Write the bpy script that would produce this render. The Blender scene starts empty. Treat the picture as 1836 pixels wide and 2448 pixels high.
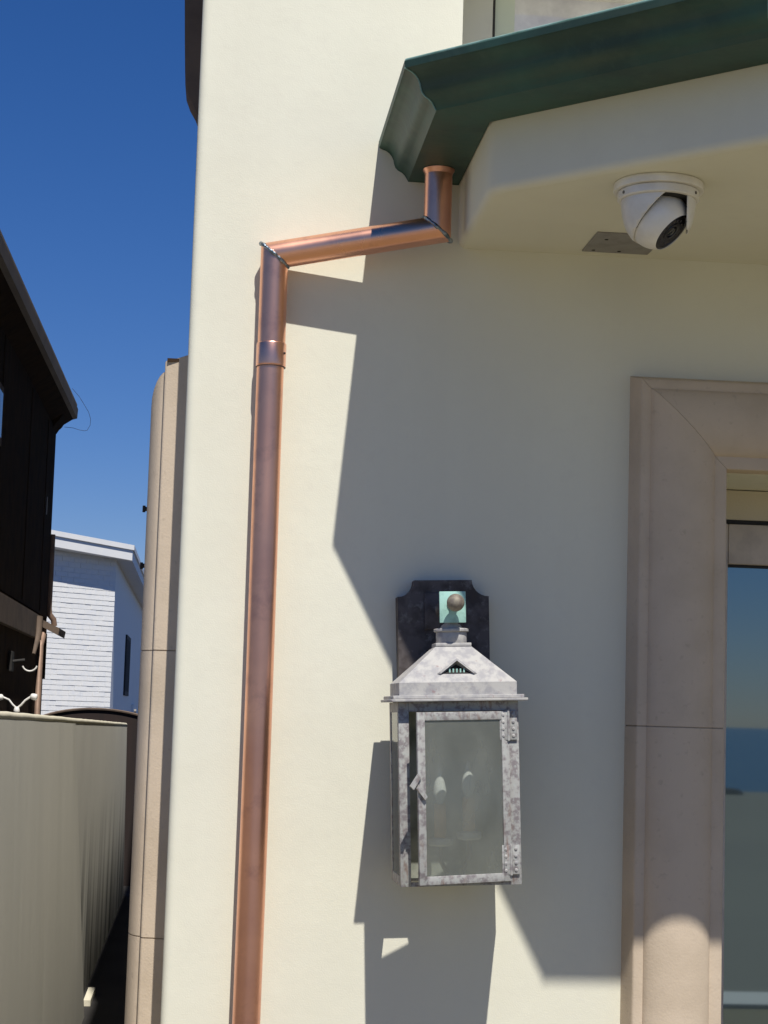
import bpy, bmesh, math, random
from mathutils import Vector, Matrix
R = math.radians
random.seed(7)
SC = bpy.context.scene
COL = SC.collection

# ------------------------------------------------------------------ camera
cam_d = bpy.data.cameras.new("camera")
cam = bpy.data.objects.new("camera", cam_d); COL.objects.link(cam)
yaw, pitch, roll = R(5.43), R(6.2), R(1.72)
fw = Vector((math.sin(yaw)*math.cos(pitch), math.cos(yaw)*math.cos(pitch), math.sin(pitch)))
r0 = Vector((math.cos(yaw), -math.sin(yaw), 0)); u0 = r0.cross(fw)
rr = r0*math.cos(roll) + u0*math.sin(roll); uu = u0*math.cos(roll) - r0*math.sin(roll)
m = Matrix((rr, uu, -fw)).transposed().to_4x4(); m.translation = Vector((0, -3.32, 1.6))
cam.matrix_world = m
cam_d.sensor_fit = 'VERTICAL'; cam_d.sensor_height = 24.0
cam_d.lens = 24.0*4500/2448
cam_d.clip_start = 0.05; cam_d.clip_end = 20000
SC.camera = cam

# ------------------------------------------------------------------ light
SUN = Vector((.139, -1, 1.70)).normalized()
W = bpy.data.worlds.new("World"); SC.world = W; W.use_nodes = True
nt = W.node_tree; bg = nt.nodes["Background"]
sky = nt.nodes.new('ShaderNodeTexSky'); sky.sky_type = 'NISHITA'; sky.sun_disc = False
sky.sun_elevation = R(59.3); sky.sun_rotation = math.pi - R(7.9)
sky.altitude = 0; sky.air_density = 1.0; sky.dust_density = 0.0; sky.ozone_density = 6.0
hs = nt.nodes.new('ShaderNodeHueSaturation'); hs.inputs['Saturation'].default_value = 1.24
nt.links.new(sky.outputs[0], hs.inputs['Color']); tn = nt.nodes.new('ShaderNodeMix'); tn.data_type = 'RGBA'; tn.blend_type = 'MULTIPLY'; tn.inputs['Factor'].default_value = 1; tn.inputs['B'].default_value = (.95, .94, 1.25, 1)
nt.links.new(hs.outputs[0], tn.inputs['A']); nt.links.new(tn.outputs['Result'], bg.inputs[0])
bg.inputs[1].default_value = 0.056
sd = bpy.data.lights.new("sun", 'SUN'); sd.energy = 4.9; sd.angle = R(0.53); sd.color = (1, .966, .912)
so = bpy.data.objects.new("sun", sd); COL.objects.link(so)
so.rotation_euler = SUN.to_track_quat('Z', 'Y').to_euler(); so.location = (2, -8, 12)
SC.view_settings.view_transform = 'Standard'; SC.view_settings.look = 'None'
SC.view_settings.exposure = 0.14; SC.view_settings.gamma = 1.0

# ------------------------------------------------------------------ helpers
def tag(o, label=None, cat=None, group=None, kind=None):
    if label: o['label'] = label
    if cat: o['category'] = cat
    if group: o['group'] = group
    if kind: o['kind'] = kind
    return o

def empty(name, loc, label, cat, group=None, rot=(0, 0, 0)):
    o = bpy.data.objects.new(name, None); COL.objects.link(o)
    o.location = loc; o.rotation_euler = rot; o.empty_display_size = .05
    return tag(o, label, cat, group)

def off(o):
    v = Vector((0, 0, 0))
    while o is not None:
        v += Vector(o.location); o = o.parent
    return v

class MB:
    def __init__(s): s.bm = bmesh.new()
    def poly(s, pts):
        vs = [s.bm.verts.new(p) for p in pts]; return s.bm.faces.new(vs)
    def box(s, a, b, bev=0, seg=2):
        x0, y0, z0 = a; x1, y1, z1 = b
        if x0 > x1: x0, x1 = x1, x0
        if y0 > y1: y0, y1 = y1, y0
        if z0 > z1: z0, z1 = z1, z0
        vs = [s.bm.verts.new(p) for p in ((x0,y0,z0),(x1,y0,z0),(x1,y1,z0),(x0,y1,z0),(x0,y0,z1),(x1,y0,z1),(x1,y1,z1),(x0,y1,z1))]
        fs = [s.bm.faces.new([vs[i] for i in f]) for f in ((0,3,2,1),(4,5,6,7),(0,1,5,4),(1,2,6,5),(2,3,7,6),(3,0,4,7))]
        if bev:
            es = list({e for f in fs for e in f.edges})
            bmesh.ops.bevel(s.bm, geom=es, offset=bev, segments=seg, profile=.5, affect='EDGES')
        return vs
    def hexa(s, p):   # 8 points: bottom ring, top ring
        vs = [s.bm.verts.new(q) for q in p]
        for f in ((0,3,2,1),(4,5,6,7),(0,1,5,4),(1,2,6,5),(2,3,7,6),(3,0,4,7)): s.bm.faces.new([vs[i] for i in f])
        return vs
    def prism(s, pts, lo, hi, f):   # pts 2-D, f maps (u,v,w)
        a = [s.bm.verts.new(f(u, v, lo)) for u, v in pts]; b = [s.bm.verts.new(f(u, v, hi)) for u, v in pts]
        s.bm.faces.new(a[::-1]); s.bm.faces.new(b); n = len(pts)
        for i in range(n): s.bm.faces.new((a[i], a[(i+1) % n], b[(i+1) % n], b[i]))
    def rings(s, rs, cap=True, closed=True):
        L = [[s.bm.verts.new(p) for p in r] for r in rs]; n = len(L[0])
        for a, b in zip(L[:-1], L[1:]):
            for i in range(n if closed else n-1):
                s.bm.faces.new((a[i], a[(i+1) % n], b[(i+1) % n], b[i]))
        if cap and closed:
            s.bm.faces.new(L[0][::-1]); s.bm.faces.new(L[-1])
        return L
    def lathe(s, prof, c=(0,0,0), axis=(0,0,1), n=48, cap=True):
        ax = Vector(axis).normalized(); q = ax.to_track_quat('Z', 'Y').to_matrix(); c = Vector(c)
        rs = []
        for r, z in prof:
            rs.append([c + q @ Vector((max(r, 1e-5)*math.cos(2*math.pi*i/n), max(r, 1e-5)*math.sin(2*math.pi*i/n), z)) for i in range(n)])
        s.rings(rs, cap)
    def tube(s, pts, r, n=12, cap=True):
        pts = [Vector(p) for p in pts]; rs = []
        rad = r if isinstance(r, (list, tuple)) else [r]*len(pts)
        ref = None
        for i, p in enumerate(pts):
            d = (pts[min(i+1, len(pts)-1)] - pts[max(i-1, 0)]).normalized()
            if ref is None:
                ref = d.orthogonal().normalized()
            ref = (ref - d*ref.dot(d)).normalized(); b = d.cross(ref)
            rs.append([p + rad[i]*(ref*math.cos(2*math.pi*k/n) + b*math.sin(2*math.pi*k/n)) for k in range(n)])
        s.rings(rs, cap)
    def build(s, name, mat, parent=None, local=False, smooth=None, weld=False):
        if weld: bmesh.ops.remove_doubles(s.bm, verts=s.bm.verts, dist=1e-5)
        bmesh.ops.recalc_face_normals(s.bm, faces=s.bm.faces)
        me = bpy.data.meshes.new(name)
        if parent is not None and not local:
            bmesh.ops.translate(s.bm, vec=-off(parent), verts=s.bm.verts)
        s.bm.to_mesh(me); s.bm.free(); me.materials.append(mat)
        if smooth is not None:
            me.polygons.foreach_set('use_smooth', [True]*len(me.polygons)); me.set_sharp_from_angle(angle=R(smooth))
        o = bpy.data.objects.new(name, me); COL.objects.link(o)
        if parent is not None: o.parent = parent
        return o

# ------------------------------------------------------------------ materials
def mat(name, col, rough=.8, metal=0, bump=None, var=None, var2=None, spec=.5, coat=0, streak=None, **kw):
    """bump=(scale,strength,dist); var=(scale, colour2, lo, hi); streak = same but stretched in z"""
    M_ = bpy.data.materials.new(name); M_.use_nodes = True; t = M_.node_tree; n = t.nodes; l = t.links
    p = n['Principled BSDF']; p.inputs['Roughness'].default_value = rough; p.inputs['Metallic'].default_value = metal
    p.inputs['Specular IOR Level'].default_value = spec
    if coat: p.inputs['Coat Weight'].default_value = coat
    tc = n.new('ShaderNodeTexCoord'); cur = None
    base = n.new('ShaderNodeRGB'); base.outputs[0].default_value = (*col, 1); cur = base.outputs[0]
    def layer(cur, spec_, scl=(1, 1, 1), zf=None):
        sc, c2, lo, hi = spec_[:4]; det = spec_[4] if len(spec_) > 4 else 5
        mp = n.new('ShaderNodeMapping'); mp.inputs['Scale'].default_value = scl; l.new(tc.outputs['Object'], mp.inputs[0])
        no = n.new('ShaderNodeTexNoise'); no.inputs['Scale'].default_value = sc; no.inputs['Detail'].default_value = det
        no.inputs['Roughness'].default_value = .6
        l.new(mp.outputs[0], no.inputs['Vector'])
        cr = n.new('ShaderNodeMapRange'); cr.inputs['From Min'].default_value = lo; cr.inputs['From Max'].default_value = hi
        l.new(no.outputs[0], cr.inputs[0])
        mx = n.new('ShaderNodeMix'); mx.data_type = 'RGBA'; fac = cr.outputs[0]
        if zf:
            sp = n.new('ShaderNodeSeparateXYZ'); l.new(tc.outputs['Object'], sp.inputs[0])
            zr = n.new('ShaderNodeMapRange'); zr.inputs['From Min'].default_value = zf[0]; zr.inputs['From Max'].default_value = zf[1]
            zr.inputs['To Min'].default_value = 1; zr.inputs['To Max'].default_value = 0; l.new(sp.outputs['Z'], zr.inputs[0])
            mu = n.new('ShaderNodeMath'); mu.operation = 'MULTIPLY'; l.new(fac, mu.inputs[0]); l.new(zr.outputs[0], mu.inputs[1]); fac = mu.outputs[0]
        l.new(fac, mx.inputs['Factor'])
        l.new(cur, mx.inputs['A']); mx.inputs['B'].default_value = (*c2, 1)
        return mx.outputs['Result']
    if var: cur = layer(cur, var)
    if var2: cur = layer(cur, var2)
    if streak: cur = layer(cur, streak, kw.get('sscl', (1, 1, .06)), kw.get('zfade'))
    l.new(cur, p.inputs['Base Color'])
    if 'rvar' in kw:
        sc, a, b = kw['rvar']
        no = n.new('ShaderNodeTexNoise'); no.inputs['Scale'].default_value = sc; no.inputs['Detail'].default_value = 6
        mp = n.new('ShaderNodeMapping'); mp.inputs['Scale'].default_value = kw.get('rscl', (1, 1, 1)); l.new(tc.outputs['Object'], mp.inputs[0]); l.new(mp.outputs[0], no.inputs['Vector'])
        mr = n.new('ShaderNodeMapRange'); mr.inputs['From Min'].default_value = .3; mr.inputs['From Max'].default_value = .7
        mr.inputs['To Min'].default_value = a; mr.inputs['To Max'].default_value = b
        l.new(no.outputs[0], mr.inputs[0]); l.new(mr.outputs[0], p.inputs['Roughness'])
    if bump:
        last = None
        for (sc, st, di) in (bump if isinstance(bump, list) else [bump]):
            no = n.new('ShaderNodeTexNoise'); no.inputs['Scale'].default_value = sc; no.inputs['Detail'].default_value = 6
            mp = n.new('ShaderNodeMapping'); mp.inputs['Scale'].default_value = kw.get('bscl', (1, 1, 1)); l.new(tc.outputs['Object'], mp.inputs[0]); l.new(mp.outputs[0], no.inputs['Vector'])
            b = n.new('ShaderNodeBump'); b.inputs['Strength'].default_value = st; b.inputs['Distance'].default_value = di
            l.new(no.outputs[0], b.inputs['Height'])
            if last: l.new(last, b.inputs['Normal'])
            last = b.outputs[0]
        l.new(last, p.inputs['Normal'])
    return M_

STUCCO = mat('cream_stucco', (.745, .725, .59), .92, spec=.2, bump=[(380, .30, .0009), (60, .15, .0012), (7, .28, .006)],
             var=(2.3, (.705, .68, .548), .42, .72), var2=(38, (.715, .69, .565), .52, .8), streak=(4, (.70, .675, .548), .5, .8))
STONE = mat('cast_stone', (.60, .49, .365), .85, spec=.25, bump=[(260, .5, .0008), (30, .3, .002)],
            var=(7, (.53, .43, .315), .45, .68), var2=(75, (.50, .405, .30), .60, .75))
STONE_GROOVE = mat('stone_joint', (.40, .325, .24), .95, bump=(200, .5, .001))
COPPER = mat('new_copper', (.90, .47, .31), .31, 1, var=(3.2, (.70, .35, .25), .42, .66), var2=(22, (.62, .31, .23), .55, .8),
             bump=[(7, .10, .003)], rvar=(5, .25, .40), rscl=(1, 1, .35))
COPPER_COLLAR = mat('bright_copper', (.90, .49, .35), .30, 1, var=(20, (.70, .38, .28), .5, .8))
SOLDER = mat('solder', (.36, .40, .44), .35, 1, bump=(160, .8, .003), var=(90, (.12, .16, .19), .4, .6))
VERD = mat('green_patina_copper', (.040, .105, .080), .50, .2, spec=.4, bump=[(60, .3, .001), (11, .3, .003)],
           var=(4, (.030, .064, .052), .42, .62), var2=(28, (.055, .10, .075), .5, .8), streak=(26, (.055, .085, .060), .50, .72), sscl=(.12, .12, 1.6))
LEAD = mat('green_patina_edge', (.26, .42, .37), .5, .3, var=(30, (.13, .24, .19), .4, .7))
LAMPM = mat('oxidised_lantern_metal', (.40, .395, .37), .72, .15, bump=(120, .4, .001),
            var=(95, (.225, .200, .200), .46, .60, 10), streak=(110, (.24, .17, .14), .56, .70, 8), sscl=(1, 1, .22), var2=(170, (.40, .42, .39), .54, .66, 9))
HOODM = mat('chalky_lantern_hood', (.45, .435, .405), .8, .05, bump=(130, .4, .0008),
            var=(60, (.33, .32, .32), .44, .60, 10), var2=(85, (.30, .225, .22), .62, .72, 9))
PLATEM = mat('dark_bronze', (.095, .080, .076), .65, .15, bump=(70, .4, .001), var=(26, (.045, .034, .030), .45, .62), var2=(70, (.17, .16, .15), .56, .72))
TEAL = mat('teal_verdigris', (.36, .60, .52), .75, 0, var=(80, (.24, .42, .36), .5, .75))
IRON = mat('blackened_iron', (.10, .085, .075), .6, .3, var=(60, (.20, .19, .16), .5, .7))
KNOBM = mat('weathered_brass', (.25, .22, .17), .65, .3, bump=(150, .6, .001), var=(90, (.16, .13, .11), .45, .65))
CREAMSLV = mat('candle_sleeve', (.84, .50, .24), .7, var=(40, (.5, .36, .22), .45, .7))
WHITE = mat('white_enamel', (.72, .70, .66), .5, var=(40, (.55, .52, .47), .5, .75))
CAMW = mat('aged_white_plastic', (.82, .79, .72), .30, spec=.5, var=(9, (.66, .62, .54), .45, .7), var2=(30, (.42, .36, .28), .66, .8))
BLACKP = mat('black_plastic', (.015, .015, .018), .28, var=(60, (.04, .04, .045), .5, .8))
LENS = mat('lens_glass', (.006, .006, .010), .06, spec=.8)
CLIPG = mat('grey_zinc_plate', (.30, .285, .27), .6, .3, var=(30, (.23, .215, .20), .45, .7))
DARKHOLE = mat('dark_hole', (.02, .018, .015), .9)
GREYST = mat('grey_green_stucco', (.49, .465, .40), .93, spec=.15, bump=[(90, .4, .002), (2.2, .5, .02)], bscl=(1, 1, .18),
             var=(1.3, (.45, .43, .37), .35, .7), streak=(1.8, (.455, .435, .375), .42, .72))
STREAKST = mat('streaked_grey_stucco', (.46, .44, .38), .93, spec=.15, bump=[(90, .4, .002), (2.2, .5, .02)], bscl=(1, 1, .18),
             var=(1.3, (.42, .40, .35), .35, .7), streak=(2.6, (.055, .055, .05), .46, .64, 5), zfade=(.30, 1.05))  # dark vertical streaks, strongest towards the base
CAPST = mat('cream_render_edge', (.66, .61, .47), .9, bump=(40, .5, .004))
SHINGLE = mat('dark_brown_siding', (.050, .031, .019), .95, spec=.08, bump=(30, .5, .004), var=(6, (.030, .021, .015), .4, .7), streak=(12, (.058, .040, .028), .5, .8))
BROWNT = mat('brown_trim', (.15, .105, .075), .8, bump=(30, .4, .003), var=(7, (.09, .065, .048), .4, .7))
PIPEB = mat('old_copper_downpipe', (.33, .22, .16), .6, .35, var=(12, (.24, .16, .12), .4, .7))
ROOFG = mat('grey_brown_fascia', (.26, .215, .18), .75, var=(4, (.20, .165, .14), .4, .7))
WBRICK = mat('white_painted_brick', (.87, .855, .81), .75, bump=(60, .5, .004), var=(14, (.79, .80, .80), .45, .7))
WPAINT = mat('white_paint', (.87, .86, .82), .6, var=(4, (.82, .82, .80), .4, .7))
MORTAR = mat('painted_mortar', (.66, .66, .65), .9)
GATEW = mat('dark_red_brown_wood', (.022, .011, .008), .7, streak=(18, (.014, .008, .006), .4, .7), bump=(20, .3, .003))
GRDM = mat('dark_alley_paving', (.045, .042, .040), .95, spec=.1, bump=(40, .4, .004), var=(2, (.035, .033, .031), .4, .7))
TERR = mat('terrace_paving', (.19, .160, .090), .85, var=(.8, (.16, .137, .08), .4, .7), bump=(60, .3, .003))
SAND = mat('beach_sand', (.20, .19, .15), .95, var=(.05, (.17, .16, .13), .4, .7), bump=(3, .5, .05))
SEAM = mat('sea_water', (.012, .05, .062), .18, bump=[(.35, .6, .6)], spec=.5)
ROCKM = mat('shore_rock', (.07, .065, .06), .95, bump=(2, .8, .2))
COPING = mat('pale_coping', (.55, .54, .50), .8)
DOORP = mat('taupe_door_paint', (.56, .49, .42), .6, var=(20, (.43, .375, .33), .45, .7))
LINT = mat('yellow_cream_render', (.60, .53, .39), .9, bump=(200, .4, .0008))
WINP = mat('grey_window_paint', (.50, .49, .44), .6, var=(20, (.46, .45, .41), .45, .7))
BLACKG = mat('black_gasket', (.02, .018, .016), .7)

def glass_reflect(name, body, ior, rough=0.0, var=None):
    g = mat(name, body, .9, var=var) if var else mat(name, body, .9)
    t = g.node_tree; p = t.nodes['Principled BSDF']
    p.inputs['IOR'].default_value = ior; p.inputs['Roughness'].default_value = rough; p.inputs['Specular IOR Level'].default_value = .5
    return g
DGLASS = glass_reflect('door_glass', (.025, .05, .055), 2.9, .02)
DGLASS.node_tree.nodes['Principled BSDF'].inputs['Specular Tint'].default_value = (.80, .97, 1.0, 1)
UGLASS = glass_reflect('upper_window_glass', (.66, .64, .65), 1.8, .03, var=(9, (.48, .46, .48), .42, .62))

def hazy_glass(name, tint, haze_col, haze, rough):
    g = bpy.data.materials.new(name); g.use_nodes = True; t = g.node_tree; n = t.nodes; l = t.links
    n.remove(n['Principled BSDF']); out = n['Material Output']
    tr = n.new('ShaderNodeBsdfTransparent'); tr.inputs[0].default_value = (*tint, 1)
    df = n.new('ShaderNodeBsdfDiffuse'); df.inputs[0].default_value = (*haze_col, 1)
    tl = n.new('ShaderNodeBsdfTranslucent'); tl.inputs[0].default_value = (*haze_col, 1)
    gl = n.new('ShaderNodeBsdfGlossy'); gl.inputs['Roughness'].default_value = rough
    a = n.new('ShaderNodeMixShader'); a.inputs[0].default_value = .45; l.new(df.outputs[0], a.inputs[1]); l.new(tl.outputs[0], a.inputs[2])
    tc = n.new('ShaderNodeTexCoord'); no = n.new('ShaderNodeTexNoise'); no.inputs['Scale'].default_value = 22; no.inputs['Detail'].default_value = 4
    mp = n.new('ShaderNodeMapping'); mp.inputs['Scale'].default_value = (1, 1, .45); l.new(tc.outputs['Object'], mp.inputs[0]); l.new(mp.outputs[0], no.inputs['Vector'])
    mr = n.new('ShaderNodeMapRange'); mr.inputs['From Min'].default_value = .35; mr.inputs['From Max'].default_value = .7
    mr.inputs['To Min'].default_value = haze*.82; mr.inputs['To Max'].default_value = min(1, haze*1.2); l.new(no.outputs[0], mr.inputs[0])
    b = n.new('ShaderNodeMixShader'); l.new(mr.outputs[0], b.inputs[0]); l.new(tr.outputs[0], b.inputs[1]); l.new(a.outputs[0], b.inputs[2])
    fr = n.new('ShaderNodeFresnel'); fr.inputs['IOR'].default_value = 1.5
    c = n.new('ShaderNodeMixShader'); l.new(fr.outputs[0], c.inputs[0]); l.new(b.outputs[0], c.inputs[1]); l.new(gl.outputs[0], c.inputs[2])
    l.new(c.outputs[0], out.inputs[0]); return g
LGLASS = hazy_glass('dusty_lantern_glass', (.86, .89, .86), (.55, .57, .50), .33, .07)
BULBG = mat('frosted_bulb', (.78, .78, .74), .12, spec=.9)

# ------------------------------------------------------------------ setting
b = MB(); N = 24
b.poly([(-1200, -7.45, 0), (1200, -7.45, 0), (1200, 1500, 0), (-1200, 1500, 0)])
tag(b.build('ground', GRDM), 'dark ground in the alley and behind the houses', kind='structure')
b = MB(); b.poly([(-30, -6.95, .004), (30, -6.95, .004), (30, 2.2, .004), (-30, 2.2, .004)])
tag(b.build('terrace', TERR), kind='structure')
b = MB(); b.box((-30, -7.45, -.9), (30, -6.952, .03), .01)
tag(b.build('terrace_kerb', COPING), kind='structure')
b = MB()
L = [(-7.46, -.9), (-30, -1.6), (-90, -2.6), (-170, -3.4)]
for (y0, z0), (y1, z1) in zip(L[:-1], L[1:]): b.poly([(-1200, y0, z0), (1200, y0, z0), (1200, y1, z1), (-1200, y1, z1)])
tag(b.build('beach', SAND, weld=True), kind='structure')
b = MB(); b.poly([(-9000, -15000, -3.0), (9000, -15000, -3.0), (9000, -120, -3.0), (-9000, -120, -3.0)])
tag(b.build('sea', SEAM), kind='structure')
b = MB()
for i in range(150):
    x = random.uniform(-120, 60); y = random.uniform(-128, -116); s = random.uniform(.3, 1.0)
    pts = []
    n = 7
    rs = []
    for k, (rad, z) in enumerate(((1, -.3), (.95, .3), (.5, .75), (.05, .9))):
        rs.append([(x + s*2.0*rad*math.cos(6.283*j/n)*random.uniform(.75, 1.2), y + s*rad*1.4*math.sin(6.283*j/n), -3.0 + z*s*.8) for j in range(n)])
    b.rings(rs)
tag(b.build('shore_rocks', ROCKM), 'dark rocks along the tide line', kind='stuff')

# ------------------------------------------------------------------ the house
WX = -.043
HX1 = 6.0
house = empty('house', (WX, 0, 0), 'cream stucco house filling the frame, with copper downspout and lantern on its sunlit front wall', 'house')
DX0, DX1, DZ1 = .930, 1.97, 2.058
UX0, UX1, UZ0, UZ1 = .434, 2.46, 2.70, 3.03
b = MB()
rc = .014
def q(p0, p1, p2, p3): b.poly([p0, p1, p2, p3])
xs = [WX+rc, WX+rc+.004, UX0, DX0, DX1, UX1, HX1]; zs = [0, DZ1, UZ0, UZ1, 5.6]
for i in range(6):
    for j in range(4):
        if i == 3 and j == 0: continue
        if i in (2, 3, 4) and j == 2: continue
        q((xs[i], 0, zs[j]), (xs[i+1], 0, zs[j]), (xs[i+1], 0, zs[j+1]), (xs[i], 0, zs[j+1]))
# rounded corner and the side wall
arc = [(WX+rc - rc*math.sin(a), rc - rc*math.cos(a)) for a in [R(15*k) for k in range(7)]]
for (xa, ya), (xb, yb) in zip(arc[:-1], arc[1:]):
    for j in range(4): q((xb, yb, zs[j]), (xa, ya, zs[j]), (xa, ya, zs[j+1]), (xb, yb, zs[j+1]))
for ya_, yb_ in ((rc, rc+.004), (rc+.004, 4), (4, 16)):  # unseen rear length carried back to keep sun off the gate
    for j in range(4): q((WX, yb_, zs[j]), (WX, ya_, zs[j]), (WX, ya_, zs[j+1]), (WX, yb_, zs[j+1]))
q((WX, 4, 5.6), (HX1, 4, 5.6), (HX1, 0.014, 5.6), (WX, 0.014, 5.6))
q((WX, 4, 5.6), (WX, 4, 6.7), (HX1, 4, 6.7), (HX1, 4, 5.6))  # unseen roof step, heights shaped to throw shade on the alley wall
q((WX, 4, 5.6), (WX, 16, 5.6), (WX, 16, 6.7), (WX, 4, 6.7))
q((WX, 4, 6.7), (WX, 16, 6.7), (HX1, 16, 6.7), (HX1, 4, 6.7))
q((HX1, 0, 0), (HX1, 16, 0), (HX1, 16, 5.6), (HX1, 0, 5.6)); q((WX, 16, 0), (HX1, 16, 0), (HX1, 16, 6.7), (WX, 16, 6.7))
# reveals
yd = .34
q((DX0, 0, 0), (DX0, yd, 0), (DX0, yd, DZ1), (DX0, 0, DZ1)); q((DX1, 0, 0), (DX1, yd, 0), (DX1, yd, DZ1), (DX1, 0, DZ1))
q((DX0, 0, DZ1), (DX1, 0, DZ1), (DX1, yd, DZ1), (DX0, yd, DZ1)); q((DX0, yd, 0), (DX1, yd, 0), (DX1, yd, DZ1), (DX0, yd, DZ1))
yu = .26
q((UX0, 0, UZ0), (UX0, yu, UZ0), (UX0, yu, UZ1), (UX0, 0, UZ1)); q((UX1, 0, UZ0), (UX1, yu, UZ0), (UX1, yu, UZ1), (UX1, 0, UZ1))
q((UX0, 0, UZ0), (UX1, 0, UZ0), (UX1, yu, UZ0), (UX0, yu, UZ0)); q((UX0, 0, UZ1), (UX1, 0, UZ1), (UX1, yu, UZ1), (UX0, yu, UZ1))
q((UX0, yu, UZ0), (UX1, yu, UZ0), (UX1, yu, UZ1), (UX0, yu, UZ1))
wall = b.build('wall', STUCCO, house, weld=True, smooth=20)

# canted canopy (bay floor) over the door: plan line of the gutter lip
LZ = 2.640
LIP = [(.287, 0), (.287, -.431), (.742, -.871), (2.16, -.871), (2.615, -.431), (2.615, 0)]
def offset_path(path, o):
    """inward offset (towards the wall / bay centre), mitred; first and last points stay on the wall"""
    P = [Vector((*p, 0)) for p in path]; out = []
    nor = []
    for a, c in zip(P[:-1], P[1:]):
        d = (c-a).normalized(); nor.append(Vector((-d.y, d.x, 0)))      # left of travel = inward here
    for i, p in enumerate(P):
        if i == 0: v = p + nor[0]*o
        elif i == len(P)-1: v = p + nor[-1]*o
        else:
            n_ = (nor[i-1]+nor[i]); v = p + n_*(o/(1+nor[i-1].dot(nor[i])))
        out.append((v.x, v.y))
    return out
CZ0, CZ1 = 2.449, 2.655
S_ = offset_path(LIP, .149)
# fascia with a small rounded lower edge and cove into the wall
b = MB()
rnd = .016
prof = [(rnd, 0)] + [(rnd - rnd*math.sin(a), rnd - rnd*math.cos(a)) for a in [R(22.5*k) for k in range(1, 5)]] + [(0, CZ1-CZ0)]
prof = [(.149+o, CZ0+z) for o, z in prof]
def refine(path, rad=.03):     # round plan corners
    out = [path[0]]
    for i in range(1, len(path)-1):
        p, a, c = Vector(path[i]), Vector(path[i-1]), Vector(path[i+1])
        d1 = (a-p).normalized()*rad; d2 = (c-p).normalized()*rad
        for t in (0, .25, .5, .75, 1):
            v = p + d1*(1-t)**2 + d2*t**2
            out.append((v.x, v.y))
    return out + [path[-1]]
rings = []
for o, z in prof:
    rings.append([(x, y, z) for x, y in refine([(px, min(py, 0.0)) for px, py in offset_path(LIP, o)], .03)])
b.rings(rings, cap=False, closed=False)
b.poly(rings[0]); b.poly(rings[-1][::-1])
canopy = b.build('canopy', STUCCO, house, weld=True, smooth=30)
tag(canopy, 'cream stucco bay underside with chamfered corner above the door')

# moulded cast-stone surround: profile (u = from outer edge inwards, v = proud of the wall)
def surround_profile():
    pr = [(-.010, 0), (-.004, .020), (0, .040), (.0015, .0430), (.004, .0445), (.018, .0445)]
    for k in range(0, 13):
        a = math.pi*k/12
        pr.append((.0188+.059 - .059*math.cos(a), .0445 + .0255*math.sin(a)**1.35))
    pr += [(.1375, .0445), (.1565, .0445), (.1588, .0430), (.160, .040), (.160, -.0)]
    return pr
PW = .160
def surround(name, x0, x1, z0, z1, f, parent, m=STONE, joints=(), gm=STONE_GROOVE, joint_out=None):
    """outer rectangle x0..x1, top z1; f maps (x, v, z) to world"""
    b = MB(); pr = surround_profile()
    path = [(x0, z0, 1, 0), (x0, z1, 1, -1), (x1, z1, -1, -1), (x1, z0, -1, 0)]
    segs = []
    cuts = sorted(joints)
    rs = []
    g = .0012
    for (px, pz, sx, sz) in path:
        rs.append([f(px + u*sx, v, pz + u*sz) for u, v in pr])
    # left jamb in blocks, split at joints with a fine recessed gap
    def jamb(px, sx):
        lv = [z0] + cuts + [None]
        for a, c in zip(lv[:-1], lv[1:]):
            za = a + (g if a != z0 else 0)
            r1 = [f(px + u*sx, v, za) for u, v in pr]
            r2 = [f(px + u*sx, v, (c-g) if c else z1 - u - .0004) for u, v in pr]
            b.rings([r1, r2])
            
    jamb(x0, 1); jamb(x1, -1)
    b.rings([[f(x0 + u + .0004, v, z1 - u) for u, v in pr], [f(x1 - u - .0004, v, z1 - u) for u, v in pr]])
    o = b.build(name, m, parent, smooth=35)
    # recessed joint filler
    pr2 = [(min(max(u, .002 if v > .03 else u+.002), PW-.002), max(0.0, v-.0018)) for u, v in pr]
    for px, sx in ((x0, 1), (x1, -1)):
        for c in cuts:
            b = MB(); b.rings([[f(px+u*sx, v, c-.0016) for u, v in pr2], [f(px+u*sx, v, c+.0016) for u, v in pr2]]); b.build('joint', gm, o)
        b = MB(); b.rings([[f(px+u*sx, v, z1-u-.0012) for u, v in pr2], [f(px+(u+.0012)*sx, v, z1-u) for u, v in pr2]]); b.build('joint', gm, o)
    return o
ds = surround('door_surround', .768, .768+1.366, 0, 2.219, lambda x, v, z: (x, -v, z), house, joints=(.62, 1.597))
tag(ds, 'moulded beige stone surround of the door, its foot in sun')
# surround of an opening in the side wall, seen edge-on past the corner
f_side = lambda y, v, z: (WX - v*.97, y, z)
ss = surround('window_surround', .150, 1.65, 0.02, 2.246, f_side, house, joints=(1.192, 1.708))
tag(ss, 'beige stone surround on the side wall, seen edge on, half in shadow')
b = MB()
b.box((WX-.0395, .1470, 2.2462), (WX-.001, .40, 2.2490)); b.box((WX-.0395, .1455, 2.2425), (WX-.001, .1485, 2.2490))
b.build('flashing', SHINGLE, ss)
for z in (1.995, 1.882):
    b = MB(); b.tube([(WX-.062, .42, z), (WX-.080, .42, z)], .0045, 10); b.tube([(WX-.0795, .42, z-.0065), (WX-.0795, .42, z+.0065)], .003, 8)
    b.build('hinge_pin', BLACKG, ss, smooth=40)
b = MB()
for ya_, yb_ in ((.312, .37), (1.43, 1.488), (.88, .92)): b.box((WX-.016, ya_, .03), (WX-.0005, yb_, 2.083), .002)
b.box((WX-.0155, .37, 2.03), (WX-.0005, 1.43, 2.082)); b.box((WX-.0155, .37, .03), (WX-.0005, 1.43, .12))
sw = b.build('side_window', DOORP, house); 
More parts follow.
